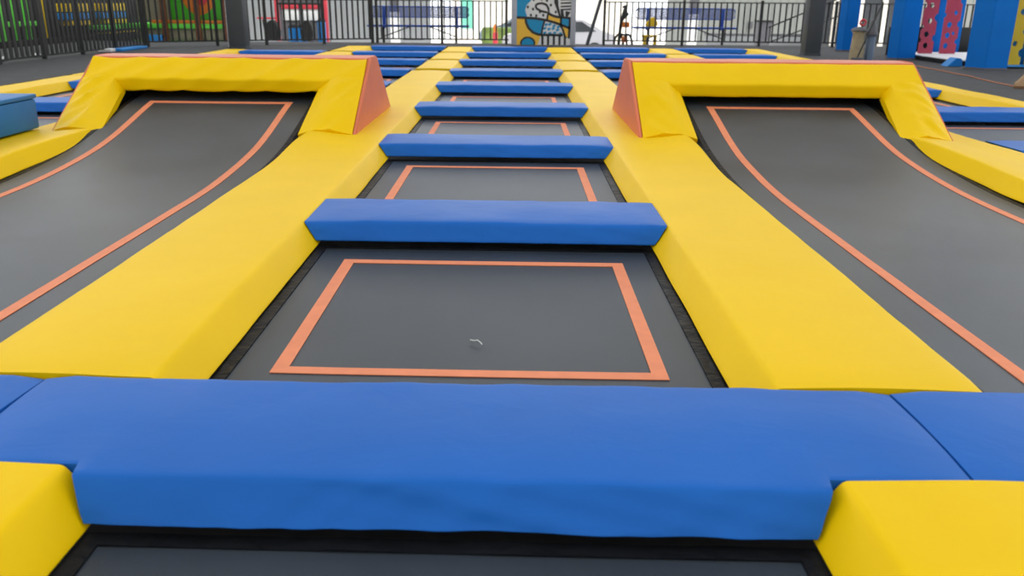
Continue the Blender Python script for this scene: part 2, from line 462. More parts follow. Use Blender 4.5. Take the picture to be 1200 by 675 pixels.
# ------------------------------------------------------------------ floor, ground
bm = bmesh.new()
yb = 23.12
for x0, x1, a, b in ((-12, XC - 6.82, -2, 24.9), (XC + 6.45, 16, -2, 25.2), (XC - 6.82, XC - 4.3, 20.85, 25.2), (XC - 4.3, XC + 6.45, yb, 25.2)):
    box(bm, x0, x1, a, b, -.30, DECK)
box(bm, -7.2, 6.6, -2, 23.4, -.8, -.7)
tag(build('floor', bm, CARPET, smooth=False, weld=False), kind='structure')
bm = bmesh.new(); box(bm, -90, 90, -30, 140, -.95, -.86)
tag(build('ground', bm, CONC, smooth=False), kind='structure')

# ------------------------------------------------------------------ fences
def fence(p0, p1, label, posts, step, group='black baluster fences', zt=1.235, zb=.205, hb=.016):
    p0 = Vector((*p0, DECK)); p1 = Vector((*p1, DECK)); d = (p1 - p0); ln = d.length; d.normalize(); nrm = Vector((-d.y, d.x, 0))
    root = empty('fence', p0, label, 'fence', group)
    def bar_(name, a, b, z0, z1, w):
        bm = bmesh.new()
        A = p0 + d * a; B = p0 + d * b
        vs = []
        for z in (z0, z1):
            for P in (A, B):
                for sgn in (-1, 1): vs.append(bm.verts.new((P.x + nrm.x * w * sgn, P.y + nrm.y * w * sgn, z)))
        for f in ((0, 1, 3, 2), (4, 6, 7, 5), (0, 2, 6, 4), (1, 5, 7, 3), (0, 4, 5, 1), (2, 3, 7, 6)): bm.faces.new([vs[i] for i in f])
        build(name, bm, BLACKM, root, smooth=False)
    bar_('top_rail', 0, ln, zt - .03, zt, .025); bar_('bottom_rail', 0, ln, zb - .02, zb + .015, .02)
    for a in posts: bar_('post', a - .035, a + .035, DECK, zt + .05, .035)
    k = step
    while k < ln - .04:
        if all(abs(k - a) > .06 for a in posts): bar_('baluster', k - hb, k + hb, zb, zt - .01, .012)
        k += step
    return root
fence((-9.27, 12.6), (-9.12, 21.8), 'black baluster fence running along the left edge of the deck', [0.03, 1.55, 3.1, 4.6, 6.1, 7.6, 9.15], .175, hb=.042, zt=1.32, zb=.15)
fence((-9.12, 21.86), (-3.95, 24.75), 'black baluster fence set at an angle behind the left grey pillar', [.04, 1.7, 2.95, 4.5, 5.88], .157, hb=.024)
fence((-3.90, 24.80), (-0.20, 24.72), 'black baluster fence in front of the left blue bench', [.04, 1.85, 3.64], .16, hb=.019)
fence((2.40, 24.66), (13.0, 24.2), 'black baluster fence in front of the right blue bench and the climbing posts', [.04, 2.2, 4.3, 6.3, 8.4, 10.5], .16, hb=.019)
# stair handrail seen between the posts
root = empty('stair_rail', (7.6, 25.6, DECK), 'black sloping stair handrail behind the fence at the climbing posts', 'handrail')
bm = bmesh.new(); tube(bm, [(7.3, 25.8, .55), (8.6, 25.8, 1.1), (9.7, 25.8, 1.55)], .022, 8); build('top_rail', bm, BLACKM, root)
bm = bmesh.new(); tube(bm, [(7.3, 25.8, .12), (8.6, 25.8, .62), (9.7, 25.8, 1.05)], .02, 8); build('bottom_rail', bm, BLACKM, root)
for x in (7.35, 7.9, 8.45, 9.0, 9.55):
    z = .57 + (x - 7.3) * .416
    bm = bmesh.new(); tube(bm, [(x, 25.8, z - .46), (x, 25.8, z)], .016, 8); build('baluster', bm, BLACKM, root)
# bent gate leaf / side strut next to the mural
bm = bmesh.new(); tube(bm, [(1.98, 24.62, DECK), (2.34, 24.66, 1.35)], .05, 8)
tag(build('brace_bar', bm, GREYP), 'slanted dark grey bar leaning against the right fence post', 'bar')

# grey pillars
def pillar(x, y, w, label, d=None):
    d = d or w
    root = empty('support_pillar', (x, y, DECK), label, 'pillar', 'grey support pillars')
    bm = bmesh.new(); box(bm, x - w / 2, x + w / 2, y - d / 2, y + d / 2, DECK, 3.6, .012); build('shaft', bm, GREYP, root)
    bm = bmesh.new(); box(bm, x - w / 2 - .012, x + w / 2 + .012, y - d / 2 - .012, y + d / 2 + .012, DECK, DECK + .04, .006); build('base_plate', bm, GREYP, root)
pillar(-6.74, 21.62, .40, 'dark grey square pillar standing behind the left kicker ramp')
pillar(6.86, 20.62, .36, 'dark grey square pillar standing behind the right kicker ramp')
bm = bmesh.new(); box(bm, -7.06, -6.99, 21.75, 21.82, DECK, 2.6, .01)
tag(build('downpipe', bm, WHITE), 'thin white pipe on the left side of the left grey pillar', 'pipe')

# blue padded climbing posts
def cpost(pts, label):
    cx = sum(p[0] for p in pts) / len(pts); cy = sum(p[1] for p in pts) / len(pts)
    root = empty('padded_post', (cx, cy, DECK), label, 'post', 'blue padded posts')
    bm = bmesh.new(); prism(bm, pts, 'z', DECK + .01, 2.7)
    bmesh.ops.bevel(bm, geom=[e for e in bm.edges if abs(e.verts[0].co.z - e.verts[1].co.z) > 1], offset=.02, segments=3, affect='EDGES')
    build('padding', bm, COLB, root)
    bm = bmesh.new(); prism(bm, [(cx + (x - cx) * 1.02, cy + (y - cy) * 1.02) for x, y in pts], 'z', DECK, DECK + .035)
    build('base_cuff', bm, SLATE, root)
def quad(x, y, wl, wr, ang=38):
    """square post turned so that its left flank is narrow and its right flank wide"""
    a = R(ang)
    ux, uy = math.cos(a), math.sin(a)          # right flank runs right and away
    return [(x, y), (x + wr * math.cos(a * -.02), y + wr * .05), (x + wr - wl * .15, y + wl * 1.9), (x - wl, y + wl * 1.8)]
cpost(quad(8.27, 22.4, .12, .32), 'blue padded climbing post farthest left, beside the grey pillar')
cpost(quad(8.25, 19.1, .14, .40), 'blue padded climbing post in the middle of the three tall ones')
cpost(quad(8.62, 16.2, .20, .44), 'blue padded climbing post nearest, between the red and yellow boards')
cpost(quad(9.62, 20.45, .06, .62), 'blue padded climbing post half hidden behind the red boards')

def hole_board(name, x0, x1, z0, z1, y, holes, notches, m, label, group, lean=0.0):
    """board with round holes and scalloped edges"""
    c = .0125; nx = max(4, int(round((x1 - x0) / c))); nzz = int(round((z1 - z0) / c))
    def solid(i, j):
        if not (0 <= i < nx and 0 <= j < nzz): return False
        px = x0 + (i + .5) * (x1 - x0) / nx; pz = z0 + (j + .5) * (z1 - z0) / nzz
        for hx, hz, r in holes:
            if (px - hx) ** 2 + ((pz - hz) / 1.15) ** 2 < r * r: return False
        for zc, r in notches.get('l', []):
            if ((px - x0) / .8) ** 2 + (pz - zc) ** 2 < r * r: return False
        for zc, r in notches.get('r', []):
            if ((x1 - px) / .8) ** 2 + (pz - zc) ** 2 < r * r: return False
        return True
    bm = bmesh.new(); cache = {}
    def V(i, j, k):
        if (i, j, k) not in cache: cache[i, j, k] = bm.verts.new((x0 + i * (x1 - x0) / nx, y + .035 * k, z0 + j * (z1 - z0) / nzz))
        return cache[i, j, k]
    for i in range(nx):
        for j in range(nzz):
            if not solid(i, j): continue
            bm.faces.new((V(i, j, 0), V(i + 1, j, 0), V(i + 1, j + 1, 0), V(i, j + 1, 0)))
            bm.faces.new((V(i, j, 1), V(i, j + 1, 1), V(i + 1, j + 1, 1), V(i + 1, j, 1)))
            for di, dj, p, q in ((-1, 0, (i, j), (i, j + 1)), (1, 0, (i + 1, j + 1), (i + 1, j)), (0, -1, (i + 1, j), (i, j)), (0, 1, (i, j + 1), (i + 1, j + 1))):
                if not solid(i + di, j + dj): bm.faces.new((V(*p, 0), V(*q, 0), V(*q, 1), V(*p, 1)))
    o = build(name, bm, m, smooth=False)
    return tag(o, label, 'climbing board', group)
hole_board('climbing_board', 8.86, 9.17, .195, 2.0, 19.5, [(9.0, .36, .055), (8.99, .60, .055), (9.02, .88, .05), (9.02, 1.2, .05), (9.0, 1.6, .05)],
           {'r': [(.52, .07), (.95, .08), (1.4, .08)], 'l': [(.48, .05), (.75, .06), (1.2, .07)]}, RED, 'crimson climbing board with holes, left one of the pair', 'hanging climbing boards', -.02)
hole_board('climbing_board', 9.33, 9.67, .195, 2.0, 19.5, [(9.44, .36, .055), (9.45, .58, .055), (9.46, .80, .055), (9.57, .62, .035), (9.56, 1.05, .045), (9.5, 1.5, .05)],
           {'r': [(.45, .06), (.82, .07), (1.3, .07)], 'l': [(1.0, .05)]}, RED, 'crimson climbing board with holes, right one of the pair', 'hanging climbing boards', -.02)
hole_board('climbing_board', 9.42, 9.71, .13, 2.0, 17.0, [(9.555, .52, .045), (9.60, 1.10, .05), (9.55, 1.5, .05)],
           {'r': [(.35, .08), (.74, .06), (1.0, .07)], 'l': [(.5, .045), (.76, .05), (1.3, .05)]}, YBRD, 'mustard yellow climbing board with holes, beside the nearest blue post', 'hanging climbing boards')
hole_board('climbing_board', 9.80, 10.24, .13, 2.0, 17.0, [(10.0, .45, .05), (10.0, .9, .05), (10.05, 1.4, .05)],
           {'l': [(.35, .08), (.62, .06), (.98, .07)]}, YBRD, 'mustard yellow climbing board cut by the right edge', 'hanging climbing boards')
# platform under the boards
root = empty('climbing_platform', (9.6, 19.4, DECK), 'low white topped platform under the hanging climbing boards', 'platform')
bm = bmesh.new(); box(bm, 8.68, 11.6, 17.35, 20.25, DECK, .165, .01); build('base', bm, DARK, root)
bm = bmesh.new(); box(bm, 8.68, 11.6, 17.36, 20.25, .166, .19, .008); build('crash_pad', bm, WHITE, root)
root = empty('climbing_platform', (10.2, 17.3, DECK), 'low black edged platform under the mustard climbing boards', 'platform')
bm = bmesh.new(); box(bm, 9.3, 11.8, 16.6, 17.3, DECK, .108, .006); build('base', bm, DARK, root)
bm = bmesh.new(); box(bm, 9.3, 11.8, 16.62, 17.3, .109, .126, .006); build('crash_pad', bm, BLUP, root)
for (x, y, w, h, lb) in ((8.50, 17.2, .30, .15, 'small teal wedge cushion at the foot of the nearest blue post'),):
    bm = bmesh.new(); prism(bm, [(x - w / 2, DECK), (x + w / 2, DECK), (x + w * .4, DECK + h), (x + .02, DECK + h * 1.1)], 'y', y - .15, y + .15)
    bmesh.ops.bevel(bm, geom=list(bm.edges), offset=.012, segments=2, affect='EDGES')
    tag(build('wedge_cushion', bm, BLUP), lb, 'cushion')
bm = bmesh.new(); box(bm, 8.75, 11.4, 20.9, 20.96, DECK, .72, .01)
tag(build('low_barrier', bm, BLACKM), 'low black barrier behind the crimson climbing boards', 'barrier')
bm = bmesh.new(); box(bm, 9.42, 11.4, 17.2, 17.26, .13, 2.2, .01)
tag(build('backing_panel', bm, BLUP), 'blue backing panel behind the mustard climbing boards', 'panel')
# rope on the deck
P = [(7.9, 18.4), (7.78, 17.2), (7.70, 16.4), (7.68, 15.9), (7.60, 15.2), (7.59, 14.7), (7.46, 14.1), (7.40, 13.6), (7.33, 13.0), (7.30, 12.6), (7.32, 12.0), (7.25, 11.0)]
bm = bmesh.new(); tube(bm, [(x, y, DECK + .009) for x, y in P], .009, 8)
tag(build('rope', bm, ROPEM), 'thin orange rope snaking over the charcoal deck on the right', 'rope')

# shoe at the right edge
root = empty('boot', (7.38, 12.4, DECK), 'tan suede boot with brown sole at the right edge', 'boot')
bm = bmesh.new(); ol = []
for k in range(25):
    t = k / 24; 
    ol.append(t)
def shoe_half(t): return .052 * (math.sin(math.pi * min(1, t * 1.9) / 2) ** .6) * (1 - .22 * math.sin(math.pi * max(0, min(1, (t - .35) / .45)))) * (1 if t < .9 else math.sqrt(max(.05, 1 - ((t - .9) / .1) ** 2 * .8)))
rows = []
SX, SY = 7.185, 12.62
def sp(t, sx, z): return (SX + t * .33, SY - t * .04 + sx * 1.15, DECK + z)
for z in (0.0, .012, .028):
    pass
loop = []
for k in range(0, 17): loop.append((k / 16, 1))
for k in range(16, -1, -1): loop.append((k / 16, -1))
rows = []
for z, g in ((0.0, .96), (.010, 1.02), (.034, 1.02), (.036, .95)):
    rows.append([bm.verts.new(sp(t, sgn * max(.006, shoe_half(t)) * g, z)) for t, sgn in loop])
skin(bm, rows); build('sole', bm, SOLE, root)
bm = bmesh.new(); rows = []
for k in range(0, 25):
    t = .015 + .97 * k / 24
    w = max(.012, shoe_half(t)) * .93
    h = .05 + .10 * sstep(.0, .38, t) + .10 * sstep(.25, .62, t)
    rows.append([bm.verts.new(sp(t, w * math.cos(a) * (1 if a < .1 or a > 3 else .97), .036 + (h) * math.sin(a) ** .8)) for a in [math.pi * j / 12 for j in range(13)]])
for r0, r1 in zip(rows, rows[1:]):
    for i in range(12): bm.faces.new((r0[i], r0[i + 1], r1[i + 1], r1[i]))
bm.faces.new(rows[0]); bm.faces.new(rows[-1][::-1])
build('upper', bm, SUEDE, root)

# cleaning gear by the right pillar
root = empty('sack', (7.06, 18.35, DECK), 'slumped beige sack standing behind the right kicker ramp', 'sack')
bm = bmesh.new(); lathe(bm, [(.10, 0), (.135, .03), (.14, .2), (.125, .42), (.11, .55), (.13, .60), (.12, .62)], (7.06, 18.35, DECK), 18)
for v in bm.verts: v.co += Vector((.02 * nz(v.co.x * 9, v.co.z * 5, 1), .02 * nz(v.co.y * 9, v.co.z * 5, 4), 0))
build('body', bm, SACK, root)
bm = bmesh.new(); lathe(bm, [(.135, .60), (.16, .62), (.13, .66), (.05, .69), (.01, .695)], (7.06, 18.35, DECK), 18); build('folded_top', bm, SLATE, root)
root = empty('drum', (7.31, 18.38, DECK), 'blue grey drum with a cone cap beside the beige sack', 'drum')
bm = bmesh.new(); lathe(bm, [(.08, 0), (.09, .01), (.09, .5), (.08, .52), (.01, .52)], (7.34, 18.38, DECK), 20); build('body', bm, DRUM, root)
bm = bmesh.new(); lathe(bm, [(.115, .521), (.12, .56), (.10, .60), (.06, .76), (.03, .84), (.005, .85)], (7.34, 18.38, DECK), 20); build('cone_cap', bm, SLATE, root)
bm = bmesh.new()
N = 20; rows = []
for k in range(N + 1):
    a = 2 * math.pi * k / N; c = Vector((7.10 + .055 * math.cos(a), 18.30, .858 + .055 * math.sin(a)))
    rows.append([bm.verts.new(c + .02 * (math.cos(b) * Vector((math.cos(a), 0, math.sin(a))) + math.sin(b) * Vector((0, 1, 0)))) for b in [2 * math.pi * j / 8 for j in range(8)]])
skin(bm, rows, True, False)
tag(build('hose_ring', bm, REDP), 'small red ring resting on top of the beige sack', 'ring')
root = empty('broom', (6.97, 18.1, DECK), 'dark broom leaning diagonally across the beige sack', 'broom')
bm = bmesh.new(); tube(bm, [(6.985, 18.08, DECK + .08), (7.42, 18.22, 1.26)], .015, 8); build('handle', bm, BLACKM, root)
bm = bmesh.new(); box(bm, 6.87, 7.09, 18.05, 18.11, DECK, DECK + .10, .012); build('brush_head', bm, SLATE, root)

# light blue pads below the left fence
root = empty('floor_pad', (-9.0, 20.2, DECK), 'light blue floor pad under the left fence', 'pad')
bm = bmesh.new(); box(bm, -9.3, -8.86, 19.9, 21.3, DECK, DECK + .06, .015); build('cover', bm, BLUP, root)
bm = bmesh.new(); box(bm, -9.28, -9.0, 19.62, 19.88, DECK, DECK + .07, .015); build('white_end_cap', bm, WHITE, root)

# ------------------------------------------------------------------ mural board at the gap in the fence
MX, MYY, MS = 0.02, 24.46, 0.0235 / 12
root = empty('mural_board', (.76, 24.5, DECK), 'tall abstract mural board in teal, yellow, black and white', 'board')
bm = bmesh.new(); box(bm, -.12, .02, 24.44, 24.56, DECK, 2.1, .006); box(bm, 1.50, 1.64, 24.44, 24.56, DECK, 2.1, .006); build('frame', bm, FRAMEG, root, weld=False)
bm = bmesh.new(); box(bm, .021, 1.499, 24.47, 24.54, DECK, 2.08); build('panel', bm, MW, root, smooth=False)
bm = bmesh.new()
LV = [0]
def mp(zx, zy): return (MX + (zx - 180) * MS * 1.0, DECK + (625 - zy) * MS)
def shape(pts, mi, lv):
    y = 24.469 - .0016 * lv
    prism(bm, [mp(*p) for p in pts], 'y', y, y + .003, mi)
def circ(cx, cy, r, mi, lv, ry=None):
    ry = ry or r
    shape([(cx + r * math.cos(2 * math.pi * k / 20), cy + ry * math.sin(2 * math.pi * k / 20)) for k in range(20)], mi, lv)
def stroke(pts, w, mi, lv):
    a = []; b = []
    for i, p in enumerate(pts):
        q0 = Vector(pts[max(0, i - 1)]); q1 = Vector(pts[min(len(pts) - 1, i + 1)])
        d = (q1 - q0).normalized(); n = Vector((-d.y, d.x)) * w * 1.9
        a.append((p[0] + n.x, p[1] + n.y)); b.append((p[0] - n.x, p[1] - n.y))
    shape(a + b[::-1], mi, lv)
K, Wt, Te, Ye = 0, 1, 2, 3
TOP = -330
shape([(182, TOP), (430, TOP), (380, 30), (320, 90), (300, 160), (330, 255), (182, 255)], Te, 1)
shape([(182, 262), (310, 268), (330, 360), (400, 440), (520, 500), (480, 622), (182, 622)], Ye, 1)
arc = [(305, 268), (315, 330), (350, 400), (410, 455), (480, 482), (530, 486), (545, 380), (575, 285)]
shape(arc, Te, 2)
stroke([(182, 256), (320, 262), (450, 268), (590, 290), (700, 318), (800, 350), (935, 400)], 9, K, 4)
stroke(arc[:6], 9, K, 3)
stroke([(530, 486), (545, 390), (575, 290)], 7, K, 3)
shape([(610, 205), (660, 215), (720, 240), (795, 255), (795, 345), (700, 315), (600, 290)], Ye, 2)
stroke([(620, 200), (680, 228), (740, 245), (800, 250)], 9, K, 4); stroke([(618, 200), (605, 285)], 7, K, 4)
shape([(805, 255), (930, 265), (930, 400), (805, 360)], Te, 2); stroke([(800, 245), (800, 365), (820, 400)], 8, K, 4); stroke([(800, 250), (935, 262)], 8, K, 4)
shape([(825, 375), (915, 405), (915, 530), (860, 500)], Ye, 2); stroke([(925, 262), (915, 535), (860, 510), (825, 400)], 8, K, 4)
for i, (x, y) in enumerate([(600, 350), (650, 345), (710, 365), (770, 380), (580, 400), (640, 410), (700, 400), (760, 420), (800, 470), (580, 460), (650, 465), (720, 460)]):
    shape([(x - 26, y - 8), (x + 8, y - 20), (x + 28, y + 4), (x + 4, y + 8), (x - 2, y + 24), (x - 24, y + 16)], Te, 2)
stroke([(520, 490), (650, 488), (830, 492)], 9, K, 3)
for x in (545, 625, 705, 785, 860): shape([(x - 16, 492), (x + 16, 492), (x + 18, 622), (x - 14, 622)], K, 3)
circ(340, 600, 108, K, 3, 88); circ(340, 605, 84, Te, 4, 70)
for x, y in ((335, 118), (408, 145), (415, 20), (525, 12), (600, 30), (655, 90), (725, 180), (380, 225), (455, 232), (552, 225), (470, -80), (590, -90), (400, -150), (520, -200)): circ(x, y, 16, K, 2, 20)
stroke([(440, 100), (470, 75), (530, 66), (590, 85), (620, 130), (630, 190), (590, 185), (520, 170), (460, 140), (440, 100)], 8, K, 3)
circ(505, 185, 16, K, 3)
shape([(685, TOP), (740, TOP), (760, 90), (800, 240), (770, 240), (735, 140), (700, 60)], K, 2)
for y in (-300, -230, -160, -90, -20, 10, 55, 100, 140): shape([(790, y), (935, y - 8), (935, y + 14), (790, y + 20)], K, 2)
shape([(790, 150), (830, 150), (845, 245), (800, 245)], K, 2); shape([(860, 165), (930, 180), (890, 250), (860, 250)], K, 2)
build('printed_design', bm, [MK, MW, MT, MY], root, smooth=False, weld=False)

# ------------------------------------------------------------------ benches
def bench(x0, x1, y, label, seatz=.545, topz=1.05, lowz=.755):
    g = -.86
    root = empty('bench', ((x0 + x1) / 2, y, g), label, 'bench', 'blue steel benches')
    zg = -.30
    bm = bmesh.new(); tube(bm, [(x0 + .08, y + .2, topz)] + [(x0 + .02 * 0, y + .2, topz - .05), (x0, y + .2, lowz + .05), (x0 + .08, y + .2, lowz), (x1 - .08, y + .2, lowz), (x1, y + .2, lowz + .05), (x1, y + .2, topz - .05), (x1 - .08, y + .2, topz), (x0 + .08, y + .2, topz)], .018, 8)
    build('back_frame', bm, BENCHB, root)
    bm = bmesh.new()
    k = x0 + .08
    while k < x1 - .04:
        box(bm, k - .010, k + .010, y + .196, y + .204, lowz, topz); k += .034
    z = lowz + .04
    while z < topz - .01:
        box(bm, x0, x1, y + .197, y + .203, z - .007, z + .007); z += .034
    build('mesh_back', bm, MESHB, root, smooth=False, weld=False)
    bm = bmesh.new(); box(bm, x0 - .08, x1 + .02, y - .22, y + .18, seatz - .055, seatz, .01); build('seat', bm, BENCHB, root)
    for x in (x0 + .36, x1 - .36):
        bm = bmesh.new(); box(bm, x - .05, x + .05, y + .17, y + .23, seatz - .1, topz, .01); build('back_post', bm, BENCHB, root)
        bm = bmesh.new(); box(bm, x - .035, x + .035, y - .03, y + .03, zg, seatz - .056, .008); build('leg', bm, BLACKM, root)
        d = .8 if x < (x0 + x1) / 2 else -.8
        bm = bmesh.new(); tube(bm, [(x, y, seatz - .33), (x + d, y, seatz - .04)], .016, 8); build('brace', bm, BLACKM, root)
    for x in ((x0 + x1) / 2 - .2,):
        bm = bmesh.new(); box(bm, x - .3, x + .3, y - .02, y + .02, zg + .42, zg + .45, .005); build('foot_bar', bm, BLACKM, root)
    return root
bench(-4.22, -1.38, 26.0, 'long blue steel mesh bench behind the left half of the fence')
bench(3.50, 6.40, 26.0, 'long blue steel mesh bench behind the right half of the fence')
# terrace that carries the benches
bm = bmesh.new(); box(bm, -12, 16, 25.21, 31.5, -.6, -.3)
tag(build('terrace_slab', bm, CONC, smooth=False), 'bright pale concrete terrace beyond the fence', 'terrace', kind='structure')
# yellow bag on the right bench
bm = bmesh.new()
pts = [(-.2, 0), (.12, 0), (.15, .08), (.08, .22), (.0, .27), (-.08, .2), (-.2, .1)]
prism(bm, [(3.97 + a, .552 + b) for a, b in pts], 'y', 25.85, 26.05)
bmesh.ops.bevel(bm, geom=list(bm.edges), offset=.02, segments=2, affect='EDGES')
tag(build('bag', bm, YELP), 'yellow bag sitting on the left end of the right bench', 'bag')
root = empty('stool', (3.78, 25.6, -.3), 'small orange yellow stool under the right bench', 'stool')
bm = bmesh.new(); box(bm, 3.62, 4.05, 25.45, 25.68, .28, .33, .012); build('seat', bm, YELP, root)
for x in (3.66, 3.96):
    bm = bmesh.new(); box(bm, x, x + .09, 25.5, 25.62, -.3, .279, .01); build('leg', bm, YELP, root)

# push scooter with a basket, parked by the fence
root = empty('bicycle', (3.1, 25.7, -.3), 'dark bicycle with an orange basket parked beyond the right fence', 'bicycle')
def ring(c, r, rr, m, name):
    bm = bmesh.new(); rows = []
    for k in range(25):
        a = 2 * math.pi * k / 24; cc = Vector((c[0] + r * math.cos(a) * .45, c[1], c[2] + r * math.sin(a)))
        rows.append([bm.verts.new(cc + rr * (math.cos(b) * Vector((math.cos(a), 0, math.sin(a))) + math.sin(b) * Vector((0, 1, 0)))) for b in [2 * math.pi * j / 8 for j in range(8)]])
    skin(bm, rows, True, False); build(name, bm, m, root)
ring((2.98, 25.7, .03), .30, .035, RUBBER, 'wheel'); ring((3.24, 25.75, .03), .30, .035, RUBBER, 'wheel')
bm = bmesh.new()
for a, b, r in (((2.98, 25.7, .03), (3.02, 25.7, .62), .045), ((3.02, 25.7, .62), (3.15, 25.7, 1.12), .05), ((3.0, 25.7, .35), (3.22, 25.7, .30), .03), ((3.22, 25.7, .03), (3.2, 25.7, .35), .03), ((3.05, 25.7, .75), (3.22, 25.72, .92), .05)):
    tube(bm, [a, b], r, 8)
build('bike_frame', bm, BLACKM, root, weld=False)
bm = bmesh.new(); tube(bm, [(3.05, 25.7, 1.08), (3.2, 25.7, 1.14)], .03, 8); build('handlebar', bm, BLACKM, root)
bm = bmesh.new(); box(bm, 3.06, 3.26, 25.58, 25.78, .53, .68, .02); build('basket', bm, ORP, root)
bm = bmesh.new(); box(bm, 3.06, 3.2, 25.6, 25.74, .12, .28, .02); build('rear_box', bm, ORP, root)

# ------------------------------------------------------------------ kiosk with blue bins on the left
root = empty('kiosk', (-6.95, 29.3, -.3), 'dark framed kiosk with two white windows under red headers', 'kiosk')
bm = bmesh.new(); box(bm, -7.66, -6.28, 29.05, 30.2, -.3, 1.9); build('body', bm, SLATE, root, smooth=False)
for x in (-7.56, -6.88):
    bm = bmesh.new(); box(bm, x, x + .52, 29.0, 29.05, .58, 1.02, .006); f = build('window', bm, WHITE, root)
    bm = bmesh.new(); box(bm, x - .01, x + .53, 28.97, 29.04, .93, 1.06, .006); build('header', bm, REDP, root)
bm = bmesh.new(); box(bm, -7.70, -6.24, 28.98, 29.06, 1.07, 1.12, .005); build('top_trim', bm, BLACKM, root)
bm = bmesh.new(); box(bm, -7.80, -7.68, 28.95, 29.1, -.3, 1.9, .01); build('red_post', bm, REDP, root)
bm = bmesh.new(); box(bm, -6.26, -6.10, 28.95, 29.1, -.3, 1.9, .01); build('red_post', bm, REDP, root)
for i, (x, y, w, zt, lb) in enumerate(((-7.13, 28.5, .15, .36, 'squat blue bin in front of the kiosk, left of two side by side'), (-6.82, 28.4, .14, .37, 'squat blue bin in front of the kiosk, right of two side by side'), (-6.16, 28.3, .13, .56, 'tall slim blue bin at the right corner of the kiosk'))):
    root = empty('bin', (x, y, -.3), lb, 'bin', 'blue bins by the kiosk')
    bm = bmesh.new(); lathe(bm, [(w * .85, 0), (w, .03), (w, zt + .3 - .03), (w * .96, zt + .3)], (x, y, -.3), 18); build('body', bm, BLUP, root)
    bm = bmesh.new(); lathe(bm, [(w * 1.03, zt + .302), (w * 1.03, zt + .33), (w * .7, zt + .40), (w * .2, zt + .42)], (x, y, -.3), 18); build('lid', bm, RUBBER, root)
def stroller(x, y, s, lb):
    root = empty('stroller', (x, y, -.3), lb, 'stroller', 'black strollers at the kiosk')
    bm = bmesh.new()
    pts = [(-.22, .30), (.20, .30), (.26, .52), (.20, .80), (.05, .92), (-.12, .86), (-.20, .62)]
    prism(bm, [(x + a * s, -.3 + b * 1.0) for a, b in pts], 'y', y - .2, y + .2)
    bmesh.ops.bevel(bm, geom=list(bm.edges), offset=.03, segments=2, affect='EDGES'); build('seat_shell', bm, RUBBER, root)
    bm = bmesh.new(); tube(bm, [(x - .22 * s, y, .0), (x - .3 * s, y, .62)], .02, 8); build('push_handle', bm, BLACKM, root)
    for a in (-.2, .2):
        bm = bmesh.new(); rows = []
        for k in range(17):
            t = 2 * math.pi * k / 16; c = Vector((x + a * s + .1 * math.cos(t), y, -.19 + .1 * math.sin(t)))
            rows.append([bm.verts.new(c + .03 * (math.cos(b) * Vector((math.cos(t), 0, math.sin(t))) + math.sin(b) * Vector((0, 1, 0)))) for b in [2 * math.pi * j / 6 for j in range(6)]])
        skin(bm, rows, True, False); build('wheel', bm, RUBBER, root)
        bm = bmesh.new(); tube(bm, [(x + a * s, y, -.19), (x + a * s * .7, y, .05)], .018, 8); build('strut', bm, BLACKM, root)
stroller(-7.58, 27.7, .9, 'black stroller in front of the left kiosk window')
stroller(-6.46, 27.6, .8, 'black stroller in front of the right kiosk window')
root = empty('barrier', (-8.2, 29.5, -.3), 'thin red topped barrier left of the kiosk', 'barrier')
bm = bmesh.new(); box(bm, -8.55, -7.85, 29.5, 29.54, .60, .66, .006); build('top_bar', bm, REDP, root)
for x in (-8.5, -7.95):
    bm = bmesh.new(); box(bm, x, x + .04, 29.5, 29.54, -.3, .599, .005); build('post', bm, FRAMEG, root)
bm = bmesh.new(); box(bm, -8.3, -6.6, 25.45, 25.75, -.3, .07, .02)
tag(build('kerb_block', bm, PANELG), 'pale grey concrete kerb block at the foot of the angled fence', 'kerb')

# ------------------------------------------------------------------ buildings, cars and posts outside
def clad(name, x0, x1, y, z1, m, pitch, z0=-.86, d=.25):
    bm = bmesh.new(); pts = [(x0, y + d)]
    x = x0
    while x < x1 - .01:
        e = min(x + pitch, x1)
        pts += [(x, y), (e - .03, y), (e - .025, y + .02), (e - .005, y + .02), (e, y)]
        x = e
    pts += [(x1, y + d)]
    prism(bm, pts, 'z', z0, z1)
    return tag(build(name, bm, m, smooth=False), kind='structure')
clad('wall_left', -11.4, -3.45, 36.0, 5.0, PANELG, .9)
clad('wall_right', 6.1, 19.0, 36.0, 5.0, PANELW, .32)
bm = bmesh.new(); box(bm, -3.4, 6.0, 48.0, 48.4, -.86, 5.2)
tag(build('wall_back', bm, CREAM, smooth=False), kind='structure')
root = empty('shop_door', (-2.0, 36.2, -.3), 'pale turquoise framed door standing open beyond the left bench', 'door')
bm = bmesh.new(); box(bm, -2.22, -1.75, 36.0, 36.08, .15, 2.0, .01); build('door_leaf', bm, mat('pale_turquoise', (.20, .66, .48), .5), root)
bm = bmesh.new(); box(bm, -2.26, -2.222, 35.98, 36.1, -.3, 2.05, .005); box(bm, -1.748, -1.5, 35.98, 36.1, .05, 2.05, .005); build('door_frame', bm, WHITE, root, weld=False)
for x, lb in ((-4.06, 'dark post with a white foot behind the left blue bench'), (5.94, 'dark post with a white foot behind the right blue bench')):
    root = empty('canopy_post', (x, 30, -.3), lb, 'post', 'dark canopy posts')
    bm = bmesh.new(); box(bm, x - .15, x + .15, 29.9, 30.1, .86, 3.0, .01); build('shaft', bm, SLATE, root)
    bm = bmesh.new(); box(bm, x - .15, x + .15, 29.9, 30.1, -.3, .858, .02); build('foot_pedestal', bm, WHITE, root)
